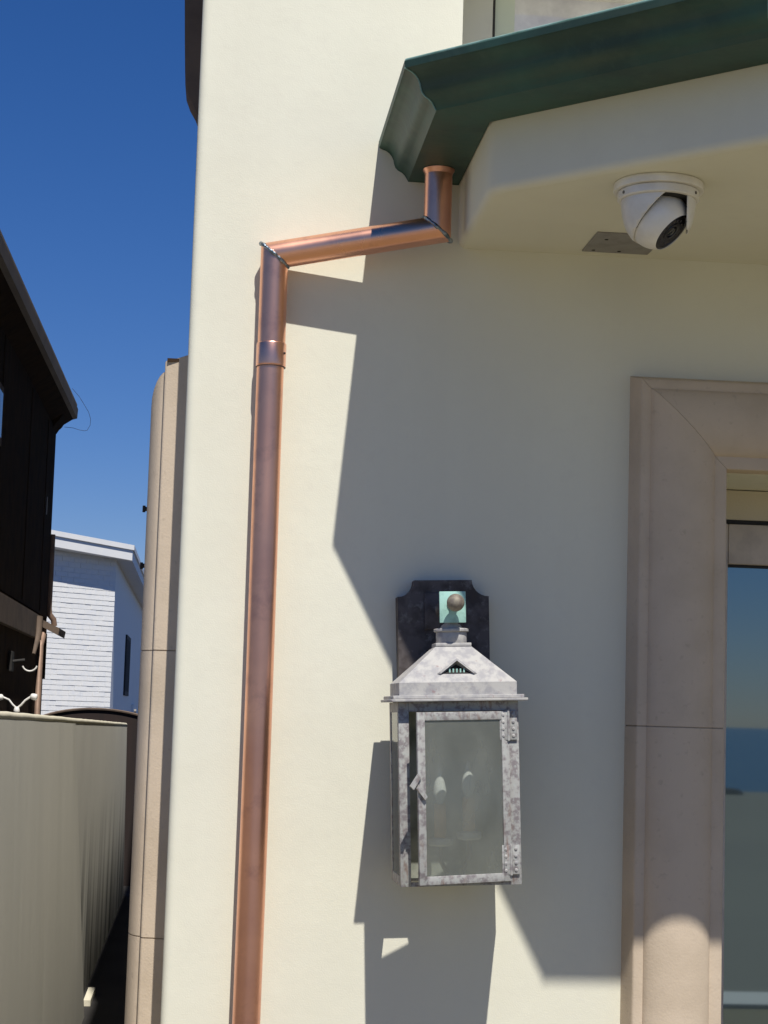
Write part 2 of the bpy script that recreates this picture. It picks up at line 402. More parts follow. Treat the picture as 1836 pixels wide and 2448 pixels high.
b = MB(); b.box((WX-.006, .365, .11), (WX-.002, 1.435, 2.035)); b.build('glass_pane', DGLASS, sw)
# corbel high on the side wall
b = MB()
pr = [(0, 2.823), (.006, 2.827), (.012, 2.842), (.024, 2.862), (.033, 2.885), (.037, 2.92), (.040, 2.98), (.046, 3.12), (.052, 3.35), (.052, 3.5), (0, 3.5)]
b.prism(pr, .50, .58, lambda u, v, w: (WX-u, w, v))
co = b.build('balcony_corbel', BROWNT, house, smooth=25); tag(co, 'dark brown curved bracket high on the side wall')

# door: frame with glass, lintel strip over it
b = MB(); b.box((DX0+.001, .222, 1.999), (DX1-.001, .26, DZ1-.002)); b.build('door_lintel', LINT, house)
b = MB(); yF = .212
b.box((DX0+.004, yF, .02), (1.004, yF+.05, 1.990), .003); b.box((DX1-.07, yF, .02), (DX1-.004, yF+.05, 1.990), .003)
b.box((1.0045, yF+.001, 1.912), (DX1-.0705, yF+.05, 1.9895), .003); b.box((1.0045, yF+.001, .021), (DX1-.0705, yF+.05, .24), .003)
door = b.build('door', DOORP, house, smooth=30); tag(door, 'taupe framed glass door reflecting sky and sea')
b = MB(); b.box((1.003, yF+.020, .238), (DX1-.068, yF+.026, 1.914)); b.build('glass_pane', DGLASS, door)
b = MB(); b.box((DX0+.002, yF+.012, 1.9905), (DX1-.002, yF+.04, 1.9985)); b.box((1.0045, yF+.010, 1.9075), (DX1-.0705, yF+.019, 1.9118)); b.build('gasket', BLACKG, door)
b = MB(); b.tube([(1.86, yF-.002, 1.0), (1.86, yF-.045, 1.0), (1.78, yF-.045, 1.0)], .009, 12); b.lathe([(.024, 0), (.024, .006), (.02, .008)], (1.86, yF, 1.0), (0, -1, 0), 24)
b.build('handle', IRON, door, smooth=40)
# upper window
b = MB(); yw = .15
b.box((UX0+.001, yw, UZ0+.001), (.512, yw+.06, UZ1-.001), .003); b.box((.512, yw+.001, UZ1-.03), (UX1-.001, yw+.06, UZ1-.0015)); b.box((.512, yw+.001, UZ0+.001), (UX1-.06, yw+.06, UZ0+.05)); b.box((UX1-.06, yw, UZ0+.001), (UX1-.001, yw+.06, UZ1-.002))
win = b.build('window', WINP, house, smooth=30); tag(win, 'upper window with grey frame showing above the gutter')
b = MB(); b.box((.512, yw+.004, UZ0+.05), (.517, yw+.03, UZ1-.03)); b.build('gasket', BLACKG, win)
b = MB(); b.box((.5175, yw+.012, UZ0+.05), (.556, yw+.028, UZ1-.03)); b.build('inner_stile', mat('pale_green_bead', (.50, .54, .45), .5), win)
b = MB(); b.box((.556, yw+.022, UZ0+.05), (UX1-.06, yw+.027, UZ1-.03)); b.build('glass_pane', UGLASS, win)

# ------------------------------------------------------------------ gutter
gut = empty('rain_gutter', (.287, 0, LZ-.072), 'green patina copper gutter wrapping the canopy corner above the downspout', 'gutter')
og = [(0, 0), (-.0015, -.002), (0, -.0125), (.003, -.0130), (.0065, -.0145), (.0125, -.0165), (.0185, -.0205), (.0235, -.0265), (.0265, -.033), (.028, -.040), (.0305, -.047), (.0355, -.052), (.0425, -.0555), (.048, -.0605), (.052, -.067), (.0545, -.0715), (.1475, -.0725), (.1475, .010), (.1465, .010), (.1465, -.0705), (.058, -.0700), (.010, -.008), (.006, 0)]
def gut_seg(i0, i1, prof, gap=0):
    b = MB(); rs = [[], []]
    for o, z in prof:
        path = offset_path(LIP, o)
        for k, i in enumerate((i0, i1)):
            rs[k].append((path[i][0], min(path[i][1], -.0015), LZ+z))
    b.rings(rs); return b
for i in range(5):
    s = gut_seg(i, i+1, og).build('gutter_section', VERD, gut, smooth=28)
for ex, sg in ((.287, 1), (2.615, -1)):
    b = MB(); b.prism([(ex+sg*max(o, .0015), LZ+z-.001) for o, z in og[2:17]]+[(ex+sg*.147, LZ+.005), (ex+sg*.0015, LZ-.002)], -.0012, -.0002, lambda u, v, w: (u, w, v)); b.build('end_cap', VERD, gut)
for i in (1, 2, 3, 4):     # soldered mitre seams, a low bead over the joint
    b = MB(); pts = []
    for o, z in og[2:16]:
        p = offset_path(LIP, o-.0008)[i]; pts.append((p[0], p[1], LZ+z-.0004))
    b.tube(pts, .0013, 6); b.build('mitre_seam', LEAD, gut, smooth=60)
b = MB(); P2 = [(x, min(y, -.002), LZ+.0005) for x, y in offset_path(LIP, .002)]
for a, c in zip(P2[:-1], P2[1:]): b.tube([a, c], .0028, 8)
b.build('rolled_lip', LEAD, gut, smooth=60)
for t in (.42, .86):     # slip joints on the long canted run
    pass

# ------------------------------------------------------------------ downspout
dsp = empty('copper_downspout', (.102, -.036, 0), 'shiny new copper downspout jogging left from the gutter and running down the sunlit wall', 'downspout')
PR = .0245; PY = -.036
P1Y = -.085
E1 = Vector((.387, P1Y, 2.459)); E2 = Vector((.1030, PY, 2.409)); TOPP = Vector((.387, P1Y, 2.5665))
def ring_at(p, axis, plane_n, r, n=48):
    a = axis.normalized(); s = Vector((0, 1, 0)); s = (s - a*s.dot(a)).normalized(); t = a.cross(s).normalized(); out = []
    for k in range(n):
        v = r*(s*math.cos(2*math.pi*k/n) + t*math.sin(2*math.pi*k/n))
        out.append(p + v - a*(v.dot(plane_n)/a.dot(plane_n)))
    return out
run = (E2-E1).normalized(); dn = Vector((0, 0, -1)); n1 = (dn+run).normalized()
b = MB(); b.rings([ring_at(TOPP, dn, dn, PR), ring_at(E1, dn, n1, PR)]); b.build('outlet_tube', COPPER, dsp, smooth=40)
b = MB(); b.lathe([(.0285, 0), (.0282, -.002), (.026, -.005), (.0247, -.009)], (.387, P1Y, 2.5672), (0, 0, 1), 40)
b.build('outlet_flange', COPPER, dsp, smooth=40)
b = MB(); rs = []
for i in range(9): rs.append(ring_at(E1.lerp(E2, i/8), run, n1 if i in (0, 8) else run, PR))
rs[0] = ring_at(E1, run, n1, PR); rs[-1] = ring_at(E2, run, n1, PR)
b.rings(rs); b.build('offset_pipe', COPPER, dsp, smooth=40)
ztop = 2.259
b = MB(); b.rings([ring_at(E2, dn, n1, PR), ring_at(Vector((.1035, PY, 2.235)), dn, dn, PR)]); b.build('elbow_pipe', COPPER, dsp, smooth=40)
# main pipe with slight hand-made waviness
b = MB(); rs = []
for i in range(40):
    z = 2.245 + (.06-2.245)*i/39
    rs.append(ring_at(Vector((.1035 + 0.0007*math.sin(z*5.1), PY + .0006*math.sin(z*7+1), z)), dn, dn, PR*.975))
b.rings(rs); b.build('main_pipe', COPPER, dsp, smooth=40)
b = MB(); b.lathe([(.0252, 0), (.0262, .001), (.0264, .003), (.0264, .040), (.0258, .0415), (.0252, .042)], (.1035, PY, 2.208), (0, 0, 1), 56)
b.build('collar', COPPER_COLLAR, dsp, smooth=40)
b = MB(); b.lathe([(.0265, 0), (.0265, .0006)], (.1035, PY, 2.2068), (0, 0, 1), 48)
b.lathe([(.0022, 0), (.0022, .0015), (.0012, .0022)], (.1035+.0225, PY-.0135, 2.231), (.86, -.51, 0), 12)
b.build('rivet', PLATEM, dsp, smooth=40)
for nm, pt in (('solder_joint', E1), ('solder_joint', E2)):
    b = MB(); ring = ring_at(pt, dn, n1, PR+.0003, 72); r_ = random.Random(3 if pt is E1 else 9); N_ = len(ring); L_ = []
    for k in range(N_+1):
        L_.append(ring[k % N_] + Vector((0, 0, r_.uniform(-.0006, .0006))))
    rads = [.0019 + .0014*abs(math.sin(k*.37)) + r_.uniform(0, .0009) for k in range(N_+1)]; rads[-1] = rads[0]; L_[-1] = L_[0].copy()
    b.tube(L_, rads, 8, cap=False); b.build(nm, SOLDER, dsp, smooth=60)
for z in (.5,):
    b = MB(); b.lathe([(.0255, 0), (.0262, .001), (.0262, .024), (.0255, .025)], (.1035, PY, z), (0, 0, 1), 40); b.box((.068, -.012, z+.002), (.139, -.0005, z+.022), .001); b.build('strap', COPPER_COLLAR, dsp, smooth=40)

# ------------------------------------------------------------------ dome camera and cover plate
dc = Vector((.691, -.471, CZ0))
cam_t = empty('security_camera', dc, 'white dome security camera hanging from the canopy soffit, black lens turned right', 'security camera')
b = MB(); b.lathe([(.0690, -.0002), (.0705, -.002), (.0712, -.011), (.0700, -.0135), (.0640, -.0137)], (0, 0, 0), (0, 0, 1), 72)
b.build('base_ring', CAMW, cam_t, local=True, smooth=35)
b = MB(); b.lathe([(.0615, -.0136), (.0618, -.0150), (.0640, -.0152), (.0645, -.017), (.0642, -.0265), (.0625, -.0282), (.0605, -.0284)], (0, 0, 0), (0, 0, 1), 72)
b.build('trim_ring', CAMW, cam_t, local=True, smooth=35)
eye = Vector((-.001, 0, -.0555)); ld = Vector((.60, -.36, -.70)).normalized()
pf = [(.0588, -.0280), (.0592, -.0295), (.0588, -.036), (.0575, -.046), (.0555, -.056), (.0525, -.067), (.0480, -.077), (.041, -.087), (.030, -.095), (.016, -.100), (0.0005, -.102)]
XR = Vector((.97, -.23, 0))
def shell(dr, dz):
    b = MB(); b.lathe([(max(r-dr, .0004), z+dz) for r, z in pf], (0, 0, 0), (0, 0, 1), 120, cap=False)
    ge = lambda: list(b.bm.verts)+list(b.bm.edges)+list(b.bm.faces)
    bmesh.ops.bisect_plane(b.bm, geom=ge(), plane_co=eye + ld*.001, plane_no=ld)
    bmesh.ops.bisect_plane(b.bm, geom=ge(), plane_co=XR*.0455, plane_no=XR)
    dl_ = []
    for f in b.bm.faces:
        c = f.calc_center_median()
        if (c-eye-ld*.001).dot(ld) > 0 and (c.dot(XR) < .0455 or c.z < -.075): dl_.append(f)
    bmesh.ops.delete(b.bm, geom=dl_, context='FACES'); return b
hsg = shell(0, 0).build('housing', CAMW, cam_t, local=True, smooth=35)
md = hsg.modifiers.new('solid', 'SOLIDIFY'); md.thickness = .0018; md.offset = -1
shell(.0026, .0012).build('liner', DARKHOLE, hsg, local=True, smooth=35)
b = MB(); b.lathe([(.0570, -.0287), (.0570, -.0300)], (0, 0, 0), (0, 0, 1), 48); b.build('slot_shade_disc', DARKHOLE, cam_t, local=True)  # black disc added so the slot under the trim looks shaded
b = MB()
ball_r = .0485; pr = []
a0 = math.acos(.0345/ball_r)
for k in range(25): 
    a = a0 + (math.pi*.62-a0)*k/24; pr.append((ball_r*math.sin(a), ball_r*math.cos(a)))
pr = [(.0340, .0310), (.0340, .0342)] + pr + [(.001, pr[-1][1])]
b.lathe(pr, eye, ld, 72, cap=False); b.build('eyeball', CAMW, cam_t, local=True, smooth=35)
b = MB(); b.lathe([(.0338, .0322), (.0335, .0336), (.0303, .0340), (.0293, .0326), (.016, .0322), (.0155, .0336), (.011, .0340), (.0102, .0313), (.0006, .0308)], eye, ld, 64, cap=False)
lens = b.build('lens_ring', BLACKP, cam_t, local=True, smooth=30)
b = MB(); b.lathe([(.0098, .0314), (.008, .0334), (.005, .0344), (.0004, .0348)], eye, ld, 40, cap=False); b.build('lens', LENS, lens, local=True, smooth=60)
b = MB()
qm = ld.to_track_quat('Z', 'Y').to_matrix()
for k in range(12):
    a = 2*math.pi*k/12; c_ = eye + qm @ Vector((.0225*math.cos(a), 0.0225*math.sin(a), .0325)); b.lathe([(.0022, 0), (.0018, .0009), (.0003, .0012)], c_, ld, 10, cap=False)
b.build('infrared_diodes', mat('smoky_diode', (.05, .045, .055), .25), lens, local=True, smooth=60)
for a in (200, 320, 80):
    b = MB(); v = Vector((math.cos(R(a)), math.sin(R(a)), 0)); b.lathe([(.0025, 0), (.0025, .0012), (.001, .0016)], v*.0642 + Vector((0, 0, -.022)), v, 12); b.build('screw', IRON, cam_t, local=True, smooth=40)

pl = empty('cover_plate', (.7175, -.103, CZ0), 'small flat grey metal plate screwed to the soffit behind the dome camera', 'cover plate')
b = MB(); b.box((.657, -.170, CZ0-.0030), (.778, -.037, CZ0-.0002), .0008); b.build('plate', CLIPG, pl)
for (x, y) in ((.682, -.130), (.675, -.052), (.722, -.052), (.752, -.130)):
    b = MB(); b.lathe([(.0035, 0), (.0032, .0008), (.001, .001)], (x, y, CZ0-.0029), (0, 0, -1), 14); b.build('screw', DARKHOLE, pl, smooth=40)

# ------------------------------------------------------------------ lantern (local frame: x right, -y out of the wall, origin on the wall)
lan = empty('wall_lantern', (.422, 0, 1.80), 'weathered grey metal wall lantern with dark backplate, hanging slightly tilted, its glass door ajar', 'wall lantern', rot=(0, R(-2.5), 0))
def LB(mb, name, mt, parent=None, smooth=30): return mb.build(name, mt, parent or lan, local=True, smooth=smooth)
# backplate with notched concave corners
hw = .079; pts = []
def notch(sx, top):
    out = []
    for k in range(0, 7):
        a = R(90*k/6)
        out.append((sx*(hw - .027*math.cos(a)**1.0) if False else sx*(hw - .0285*(math.sin(a))), (.040 - .0265*(math.cos(a))) ))
    return out
top_r = []
for k in range(8):
    a = R(90*k/7); cx, cz = hw+.002, .042          # arc centred on the missing corner
    top_r.append((cx - .030*math.cos(R(90)-a) if False else cx - .030*math.cos(a), cz - .029*math.sin(a)))
# from top edge to the side
rt = [(x, z) for x, z in top_r]
poly = [(-x, z) for x, z in reversed(rt)] + [(x, z) for x, z in rt]
bot = -.462
poly = poly + [(hw, bot+.03), (.05, bot), (-.05, bot), (-hw, bot+.03)]
b = MB(); b.prism(poly, 0.0008, .036, lambda u, v, w: (u, -w, v)); bp = LB(b, 'backplate', PLATEM, smooth=20)
b = MB(); b.box((-.0225, -.1570, -.0385), (.0225, -.1520, .0145), .001); LB(b, 'arm_plate', TEAL)
b = MB(); b.box((-.034, -.0395, -.045), (.034, -.0362, .020), .001); LB(b, 'mounting_plate', PLATEM)
yc = -.132
b = MB(); b.lathe([(.016, 0), (.017, .004), (.012, .008), (.0095, .012), (.0095, .100), (.0125, .104), (.0125, .112)], (.001, -.0395, -.010), (-.0, -1, 0), 28)
b.tube([(0, -.134, -.012), (0, -.133, -.026), (0, -.132, -.044)], [.011, .0075, .009], 20)
LB(b, 'arm', IRON, smooth=50)
b = MB(); b.lathe([(.0150*math.sin(math.pi*k/16), -.0150*math.cos(math.pi*k/16)) for k in range(17)], (.0015, -.183, -.006), (0, -1, 0), 32, cap=False)
b.lathe([(.010, 0), (.0115, .002), (.007, .006), (.0065, .012), (.009, .016)], (.0015, -.1570, -.007), (0, -1, 0), 24)
LB(b, 'finial', KNOBM, smooth=50)
b = MB()
b.box((-.0305, yc-.0275, -.0785), (.0305, yc+.0275, -.0725), .001)
b.lathe([(.0255, 0), (.0262, .001), (.0262, .018), (.0255, .019)], (0, yc, -.0725), (0, 0, 1), 40)
b.lathe([(.0285, 0), (.0300, .0012), (.0300, .0045), (.0285, .0055), (.0185, .0075), (.016, .012), (.010, .0155), (.0085, .019)], (0, yc, -.0535), (0, 0, 1), 40)
LB(b, 'collar', HOODM, smooth=40)
# hood: hipped roof with little vent dormer, band, stepped rim
b = MB(); y0, y1 = -.207, -.058
def rect(hx, ya, yb, z): return [(-hx, ya, z), (hx, ya, z), (hx, yb, z), (-hx, yb, z)]
b.rings([rect(.0985, y0, y1, -.1605), rect(.0985, y0, y1, -.1395), rect(.0300, yc-.026, yc+.026, -.0785)])
b.box((-.1095, -.2155, -.1665), (.1095, -.050, -.1606), .0012)
b.box((-.1140, -.2265, -.1710), (.1140, -.043, -.1666), .0012)
hood = LB(b, 'hood', HOODM, smooth=20)
# vent: small gable standing off the front slope
sl0 = Vector((0, y0, -.1395)); sl1 = Vector((0, yc-.026, -.0785)); sd_ = (sl1-sl0).normalized(); sn = Vector((0, -sd_.z, sd_.y)).normalized()
if sn.y > 0: sn = -sn
def SLP(u, t, h): p = sl0 + sd_*t + sn*h; return (u, p.y, p.z)
b = MB()
ap, lo, wv = .0400, .0170, .0320
for sx in (-1, 1):
    b.hexa([SLP(sx*wv, lo, .0005), SLP(sx*(wv-.004), lo-.001, .0030), SLP(0, ap-.006, .0155), SLP(0, ap+.001, .0005),
            SLP(sx*(wv+.0015), lo+.001, .0008), SLP(sx*(wv-.003), lo+.0012, .0044), SLP(0, ap-.002, .0165), SLP(0, ap+.004, .0008)])
LB(b, 'vent_gable', HOODM, hood, smooth=20)
b = MB(); b.poly([SLP(-wv+.007, lo+.001, .0008), SLP(wv-.007, lo+.001, .0008), SLP(0, ap-.002, .0008)]); LB(b, 'vent_opening', DARKHOLE, hood)
b = MB()
for k in range(5):
    b.box((-.012+.006*k-.0012, SLP(0, lo+.006, .001)[1]-.0015, SLP(0, lo+.006, .001)[2]-.0035), (-.012+.006*k+.0012, SLP(0, lo+.006, .001)[1], SLP(0, lo+.006, .001)[2]+.004))
LB(b, 'vent_grille', TEAL, hood)
# body: posts, rails
HB = .1005; ZB = -.473; ZT = -.1712; F0 = -.205; B0 = -.060
b = MB()
for sx in (-1, 1):
    b.box((sx*HB, F0, ZB), (sx*(HB-.0175), F0+.004, ZT-.0005), .0006)
    b.box((sx*HB, F0+.0042, ZB), (sx*(HB-.004), F0+.017, ZT-.0005), .0006)
    b.box((sx*HB, B0-.016, ZB), (sx*(HB-.004), B0, ZT-.0005), .0006)
    b.box((sx*(HB-.0003), F0+.0172, ZT-.017), (sx*(HB-.004), B0-.0162, ZT-.0005)); b.box((sx*(HB-.0003), F0+.0172, ZB), (sx*(HB-.004), B0-.0162, ZB+.016))
b.box((-HB+.0177, F0+.0004, ZT-.016), (HB-.0177, F0+.004, ZT-.0005)); b.box((-HB+.0177, F0+.0004, ZB), (HB-.0177, F0+.004, ZB+.007))
b.box((.0785, F0+.0010, ZB+.0072), (.0829, F0+.0038, ZT-.0162))
LB(b, 'frame', LAMPM)
b = MB(); b.box((-HB+.0042, B0-.003, ZB), (HB-.0042, B0-.0005, ZT-.0005)); LB(b, 'back_panel', mat('dull_zinc_back', (.44, .445, .38), .6, .2, var=(22, (.22, .235, .19), .4, .68)))
b = MB(); b.box((-.012, F0+.005, ZB+.0005), (.030, B0-.004, ZB+.0035)); b.box((-HB+.005, yc-.010, ZB+.0037), (HB-.005, yc+.010, ZB+.0065)); LB(b, 'floor_bar', LAMPM)
for sx in (-1, 1):
    b = MB(); b.box((sx*(HB-.0012), F0+.016, ZB+.015), (sx*(HB-.0032), B0-.015, ZT-.016)); LB(b, 'side_glass', LGLASS)
# candles
for (cx, cy, zt, nm) in ((.022, -.150, -.271, 0), (-.026, -.146, -.281, 1)):
    zb = zt-.125
    b = MB(); b.lathe([(.0098, 0), (.0102, .001), (.0102, .054), (.0085, .056), (.003, .056)], (cx, cy, zb+.008), (0, 0, 1), 24); cd = LB(b, 'candle', CREAMSLV)
    b = MB(); b.lathe([(.006, 0), (.017, .001), (.021, .004), (.021, .013), (.018, .014), (.0105, .0145)], (cx, cy, zb-.007), (0, 0, 1), 28); LB(b, 'drip_cup', WHITE, cd)
    b = MB(); b.tube([(cx, cy, zb-.006), (cx, cy, zb-.03), (cx*.4, yc, ZB+.007)], .004, 10); LB(b, 'stem', KNOBM, cd)
    b = MB(); b.lathe([(.0055, 0), (.0065, .004), (.0108, .014), (.0115, .022), (.0092, .034), (.0055, .046), (.0022, .057), (.0004, .062)], (cx, cy, zb+.064), (0, 0, 1), 28); LB(b, 'bulb', BULBG, cd, 60)
# door, hinged on the right, 18 degrees open
dw, dzt, dzb = .166, -.1885, -.4665
th = R(17); hx, hy = .0815, F0-.0005
dm = Matrix.Translation((hx, hy, 0)) @ Matrix.Rotation(th, 4, 'Z')     # local door x runs 0..-dw
def DB(mb, name, mt, parent, smooth=30):
    bmesh.ops.transform(mb.bm, matrix=dm, verts=mb.bm.verts); return mb.build(name, mt, parent, local=True, smooth=smooth)
b = MB(); fb = .0135
b.box((-dw, -.0065, dzb), (-dw+fb, -.0005, dzt), .0008); b.box((-fb, -.0065, dzb), (0, -.0005, dzt), .0008)
b.box((-dw+fb, -.0063, dzt-fb), (-fb, -.0007, dzt), .0006); b.box((-dw+fb, -.0063, dzb), (-fb, -.0007, dzb+fb), .0006)
ld_ = DB(b, 'door', LAMPM, lan); tag(ld_, 'lantern door standing ajar')
b = MB(); b.box((-dw+fb-.002, -.0040, dzb+fb-.002), (-fb+.002, -.0022, dzt-fb+.002)); DB(b, 'glass_pane', LGLASS, ld_)
b = MB()
b.hexa([(-dw+.004+a*1.0, -.0120 if t else -.0070, -.325+c) for t in (0, 1) for a, c in ((-.004, .020), (.010, .0), (.0055, -.005), (-.009, .014))])
b.hexa([(-dw+a, -.0120 if t else -.0072, -.325+c) for t in (0, 1) for a, c in ((-.002, .037), (.004, .034), (-.010, .012), (-.016, .018))])
DB(b, 'latch', LAMPM, ld_)
for zc in (-.212, -.432):
    b = MB(); b.box((.0575+.0095, F0-.0095, zc-.024), (.0805, F0-.0070, zc+.024), .0006); b.box((.0835, F0-.0040, zc-.024), (.0975, F0-.0008, zc+.024), .0006)
    b.tube([(.082, F0-.0085, zc-.025), (.082, F0-.0085, zc+.025)], .0024, 12)
    hg = LB(b, 'hinge', LAMPM)
    b = MB()
    for xx in (.073, .091):
        for dz in (-.017, -.0055, .006, .0175): b.lathe([(.0028, 0), (.0024, .0014), (.0004, .0019)], (xx, F0-(.0095 if xx < .08 else .0040), zc+dz), (0, -1, 0), 12, cap=False)
    LB(b, 'rivet', HOODM, hg, 60)

# ------------------------------------------------------------------ garden wall, gate
XL = -.553
lw = empty('garden_wall', (XL-.1, 4, 0), 'low grey stucco boundary wall along the alley at lower left, bright rounded top edge', 'wall')
def ztop_(y): return 1.583 - (y-1.7)*.0098
b = MB()
# near thicker length then a slightly recessed far length; ends lean a little
def wallseg(x0, x1, ya, yb, lean, top_drop=0, n=26, seedv=1, foot=0):
    rnd_ = random.Random(seedv)
    rs = []
    for i in range(n):
        t = i/(n-1); 
        y_top = ya + (yb-ya)*t; y_bot = ya + (yb-ya+lean)*t
        z = ztop_(y_top) - top_drop + rnd_.uniform(-.001, .001)
        r_ = .02
        rs.append([(x0, y_bot, -.05), (x1+foot, y_bot, -.05), (x1, y_top, z-r_), (x1-r_*.3, y_top, z-r_*.35), (x1-r_, y_top, z), (x0, y_top, z)])
    b.rings(rs)
wallseg(XL-.20, XL-.021, -2.5, 5.75, 1.1, foot=.050)
lwall = b.build('near_section', GREYST, lw, smooth=50)
b = MB(); wallseg(XL-.20, XL-.022, 5.75, 12.4, .9, .002, seedv=4); b.build('far_section', STREAKST, lw, smooth=50)
b = MB(); rnd_ = random.Random(5); P3 = []
for i in range(80):
    y = -2.5 + 14.88*i/79; P3.append((XL-.034, y, ztop_(y)-.0075 + rnd_.uniform(-.0009, .0009)))
b.tube(P3, .0140, 10); b.build('top_edge', CAPST, lw, smooth=60)
b = MB(); b.box((XL+.001, 7.15, .0), (XL+.040, 7.62, .035), .002)
tag(b.build('kerb_block', CAPST), 'small pale block at the foot of the low grey wall, bottom left', 'kerb block')
b = MB(); b.prism([(-1.52, 0), (-.10, 0)] + [(-.92 + .705*math.cos(R(a)), 1.30+.289*math.sin(R(a))) for a in range(4, 180, 8)], 14.2, 14.28, lambda u, v, w: (u, w, v))
gate = b.build('alley_gate', GATEW); tag(gate, 'dark reddish brown wooden gate with arched top, beyond the low grey wall', 'gate')
b = MB(); arc_ = [(-.92 + .705*math.cos(R(a)), 14.19, 1.302+.289*math.sin(R(a))) for a in range(0, 181, 6)]; b.tube(arc_, .012, 6); b.build('edge_trim', BROWNT, gate)

# twin-arm garden lamp behind the low wall
gl = empty('twin_floodlight', (-.782, 5.0, 1.54), 'small white two-armed lamp sticking up behind the low grey wall', 'lamp')
b = MB(); b.tube([(-.782, 5, 1.2), (-.782, 5, 1.575)], .006, 8); b.lathe([(.012, 0), (.014, .004), (.010, .02), (.004, .024)], (-.782, 5, 1.572), (0, 0, 1), 16); b.build('post', WHITE, gl, smooth=50)
for sx, ex, ez in ((-1, -.845, 1.635), (1, -.722, 1.642)):
    b = MB(); b.tube([(-.782, 5, 1.588), (-.782+sx*.018, 5, 1.603), (-.782+sx*.035, 5, 1.624), (ex, 5, ez)], .0045, 8)
    arm = b.build('arm', WHITE, gl, smooth=50)
    b = MB(); b.lathe([(.006, 0), (.012, .004), (.014, .014), (.014, .026), (.010, .03)], (ex-sx*.004, 5, ez+.001), (sx*.95, -.1, -.18), 16); b.build('lamp_head', WHITE, arm, smooth=50)

# ------------------------------------------------------------------ dark neighbouring house
HXW = -1.135; HY1 = 10.62
dh = empty('neighbour_house', (HXW, HY1, 0), 'dark brown sided house on the left with sloping eave and small copper pipes', 'house')
b = MB()
b.box((-6, 3.0, 0), (HXW, HY1, 3.63)); 
b.box((HXW+.0, 3.0, 2.24), (HXW+.012, HY1-.02, 3.625)); 
b.build('wall', SHINGLE, dh)
for y in (9.9, 8.6, 6.9):
    b = MB(); b.box((HXW+.0125, y-.006, 2.26), (HXW+.0165, y+.006, 3.60)); b.build('batten', SHINGLE, dh)
b = MB()   # eave: soffit, fascia and roof sheet
EX = -.985; 
b.hexa([(HXW-.05, 3, 3.50), (EX-.03, 3, 3.615), (EX-.03, HY1+.12, 3.735), (HXW-.05, HY1+.12, 3.62), (HXW-.05, 3, 3.78), (EX-.03, 3, 3.68), (EX-.03, HY1+.12, 3.80), (HXW-.05, HY1+.12, 3.90)])
rf = b.build('roof', SHINGLE, dh)
b = MB(); b.hexa([(EX-.029, 3, 3.615), (EX, 3, 3.625), (EX, HY1+.13, 3.745), (EX-.029, HY1+.13, 3.735), (EX-.06, 3, 3.715), (EX+.004, 3, 3.695), (EX+.004, HY1+.13, 3.815), (EX-.06, HY1+.13, 3.835)])
b.build('fascia', ROOFG, rf)
b = MB(); b.prism([(HXW-.3, 3.90), (EX-.005, 3.836), (EX-.005, 3.852), (HXW-.3, 4.2)], 3, HY1+.14, lambda u, v, w: (u, w, v - (.12 if w < 4 else 0))); b.build('roof_sheet', ROOFG, rf)
b = MB()   # curved bracket under the eave end
b.prism([(HXW+.012, 3.60), (HXW+.012, 3.66), (HXW+.02, 3.80), (-1.03, 3.76), (-1.055, 3.70), (-1.085, 3.65), (-1.105, 3.63)], HY1-.35, HY1, lambda u, v, w: (u, w, v)); b.build('eave_bracket', SHINGLE, dh)
b = MB(); b.box((EX-.03, HY1+.131, 3.74), (EX-.075, HY1+.137, 3.83)); b.build('verge_flashing', WPAINT, dh)
b = MB()   # belt board and small lower roof lip
b.box((HXW+.0005, 3.0, 2.055), (HXW+.035, 9.9, 2.215), .004); b.build('belt_board', BROWNT, dh)
b = MB(); b.hexa([(HXW+.001, 10.1, 2.165), (-1.0, 10.1, 2.10), (-1.0, 10.72, 2.10), (HXW+.001, 10.72, 2.165), (HXW+.001, 10.1, 2.215), (-.992, 10.1, 2.150), (-.992, 10.72, 2.150), (HXW+.001, 10.72, 2.215)]); b.build('lower_eave', BROWNT, dh)
b = MB(); b.tube([(-1.118, 10.66, 2.86), (-1.118, 10.66, 2.32), (-1.112, 10.67, 2.27), (-1.082, 10.68, 2.235), (-1.075, 10.69, 2.19)], .022, 12); b.build('downpipe', PIPEB, dh, smooth=50)
b = MB(); b.tube([(-1.105, 10.15, 2.16), (-1.105, 10.13, 2.10), (-1.107, 10.02, 2.045), (-1.108, 9.98, 2.02), (-1.108, 9.96, .6)], .021, 12); b.build('downpipe', PIPEB, dh, smooth=50)
b = MB(); b.tube([(-1.09, 9.52, 2.20), (-1.09, 9.50, 2.08), (-1.10, 9.36, 1.94)], [.028, .026, .012], 12); b.build('downpipe', BROWNT, dh, smooth=50)
b = MB(); b.box((HXW+.012, 6.15, 2.98), (HXW+.026, 6.86, 3.30), .003); wn = b.build('window', BROWNT, dh)
b = MB(); b.box((HXW+.0262, 6.2, 3.02), (HXW+.028, 6.81, 3.26)); b.build('glass_pane', glass_reflect('house_glass', (.02, .03, .035), 1.8, .05), wn)
b = MB(); b.box((HXW-.06, HY1+.001, 1.80), (HXW+.012, HY1+.06, 2.13)); b.box((HXW-.06, HY1+.001, 0), (HXW-.04, HY1+.05, 1.80)); b.box((HXW-.06, HY1+.062, 2.2), (HXW+.0, HY1+.10, 2.6)); b.build('corner_board', SHINGLE, dh)
b = MB(); b.box((HXW+.0125, 10.085, 2.95), (HXW+.016, 10.10, 3.075)); b.build('conduit', WPAINT, dh)
b = MB(); b.tube([(-1.106, HY1, 3.675), (-1.075, HY1, 3.672)], .006, 8); b.build('spigot', BLACKG, dh)
w = empty('loose_cable', (-1.02, 10.75, 3.83), 'thin black wire curling out from the neighbour roof corner against the sky', 'cable')
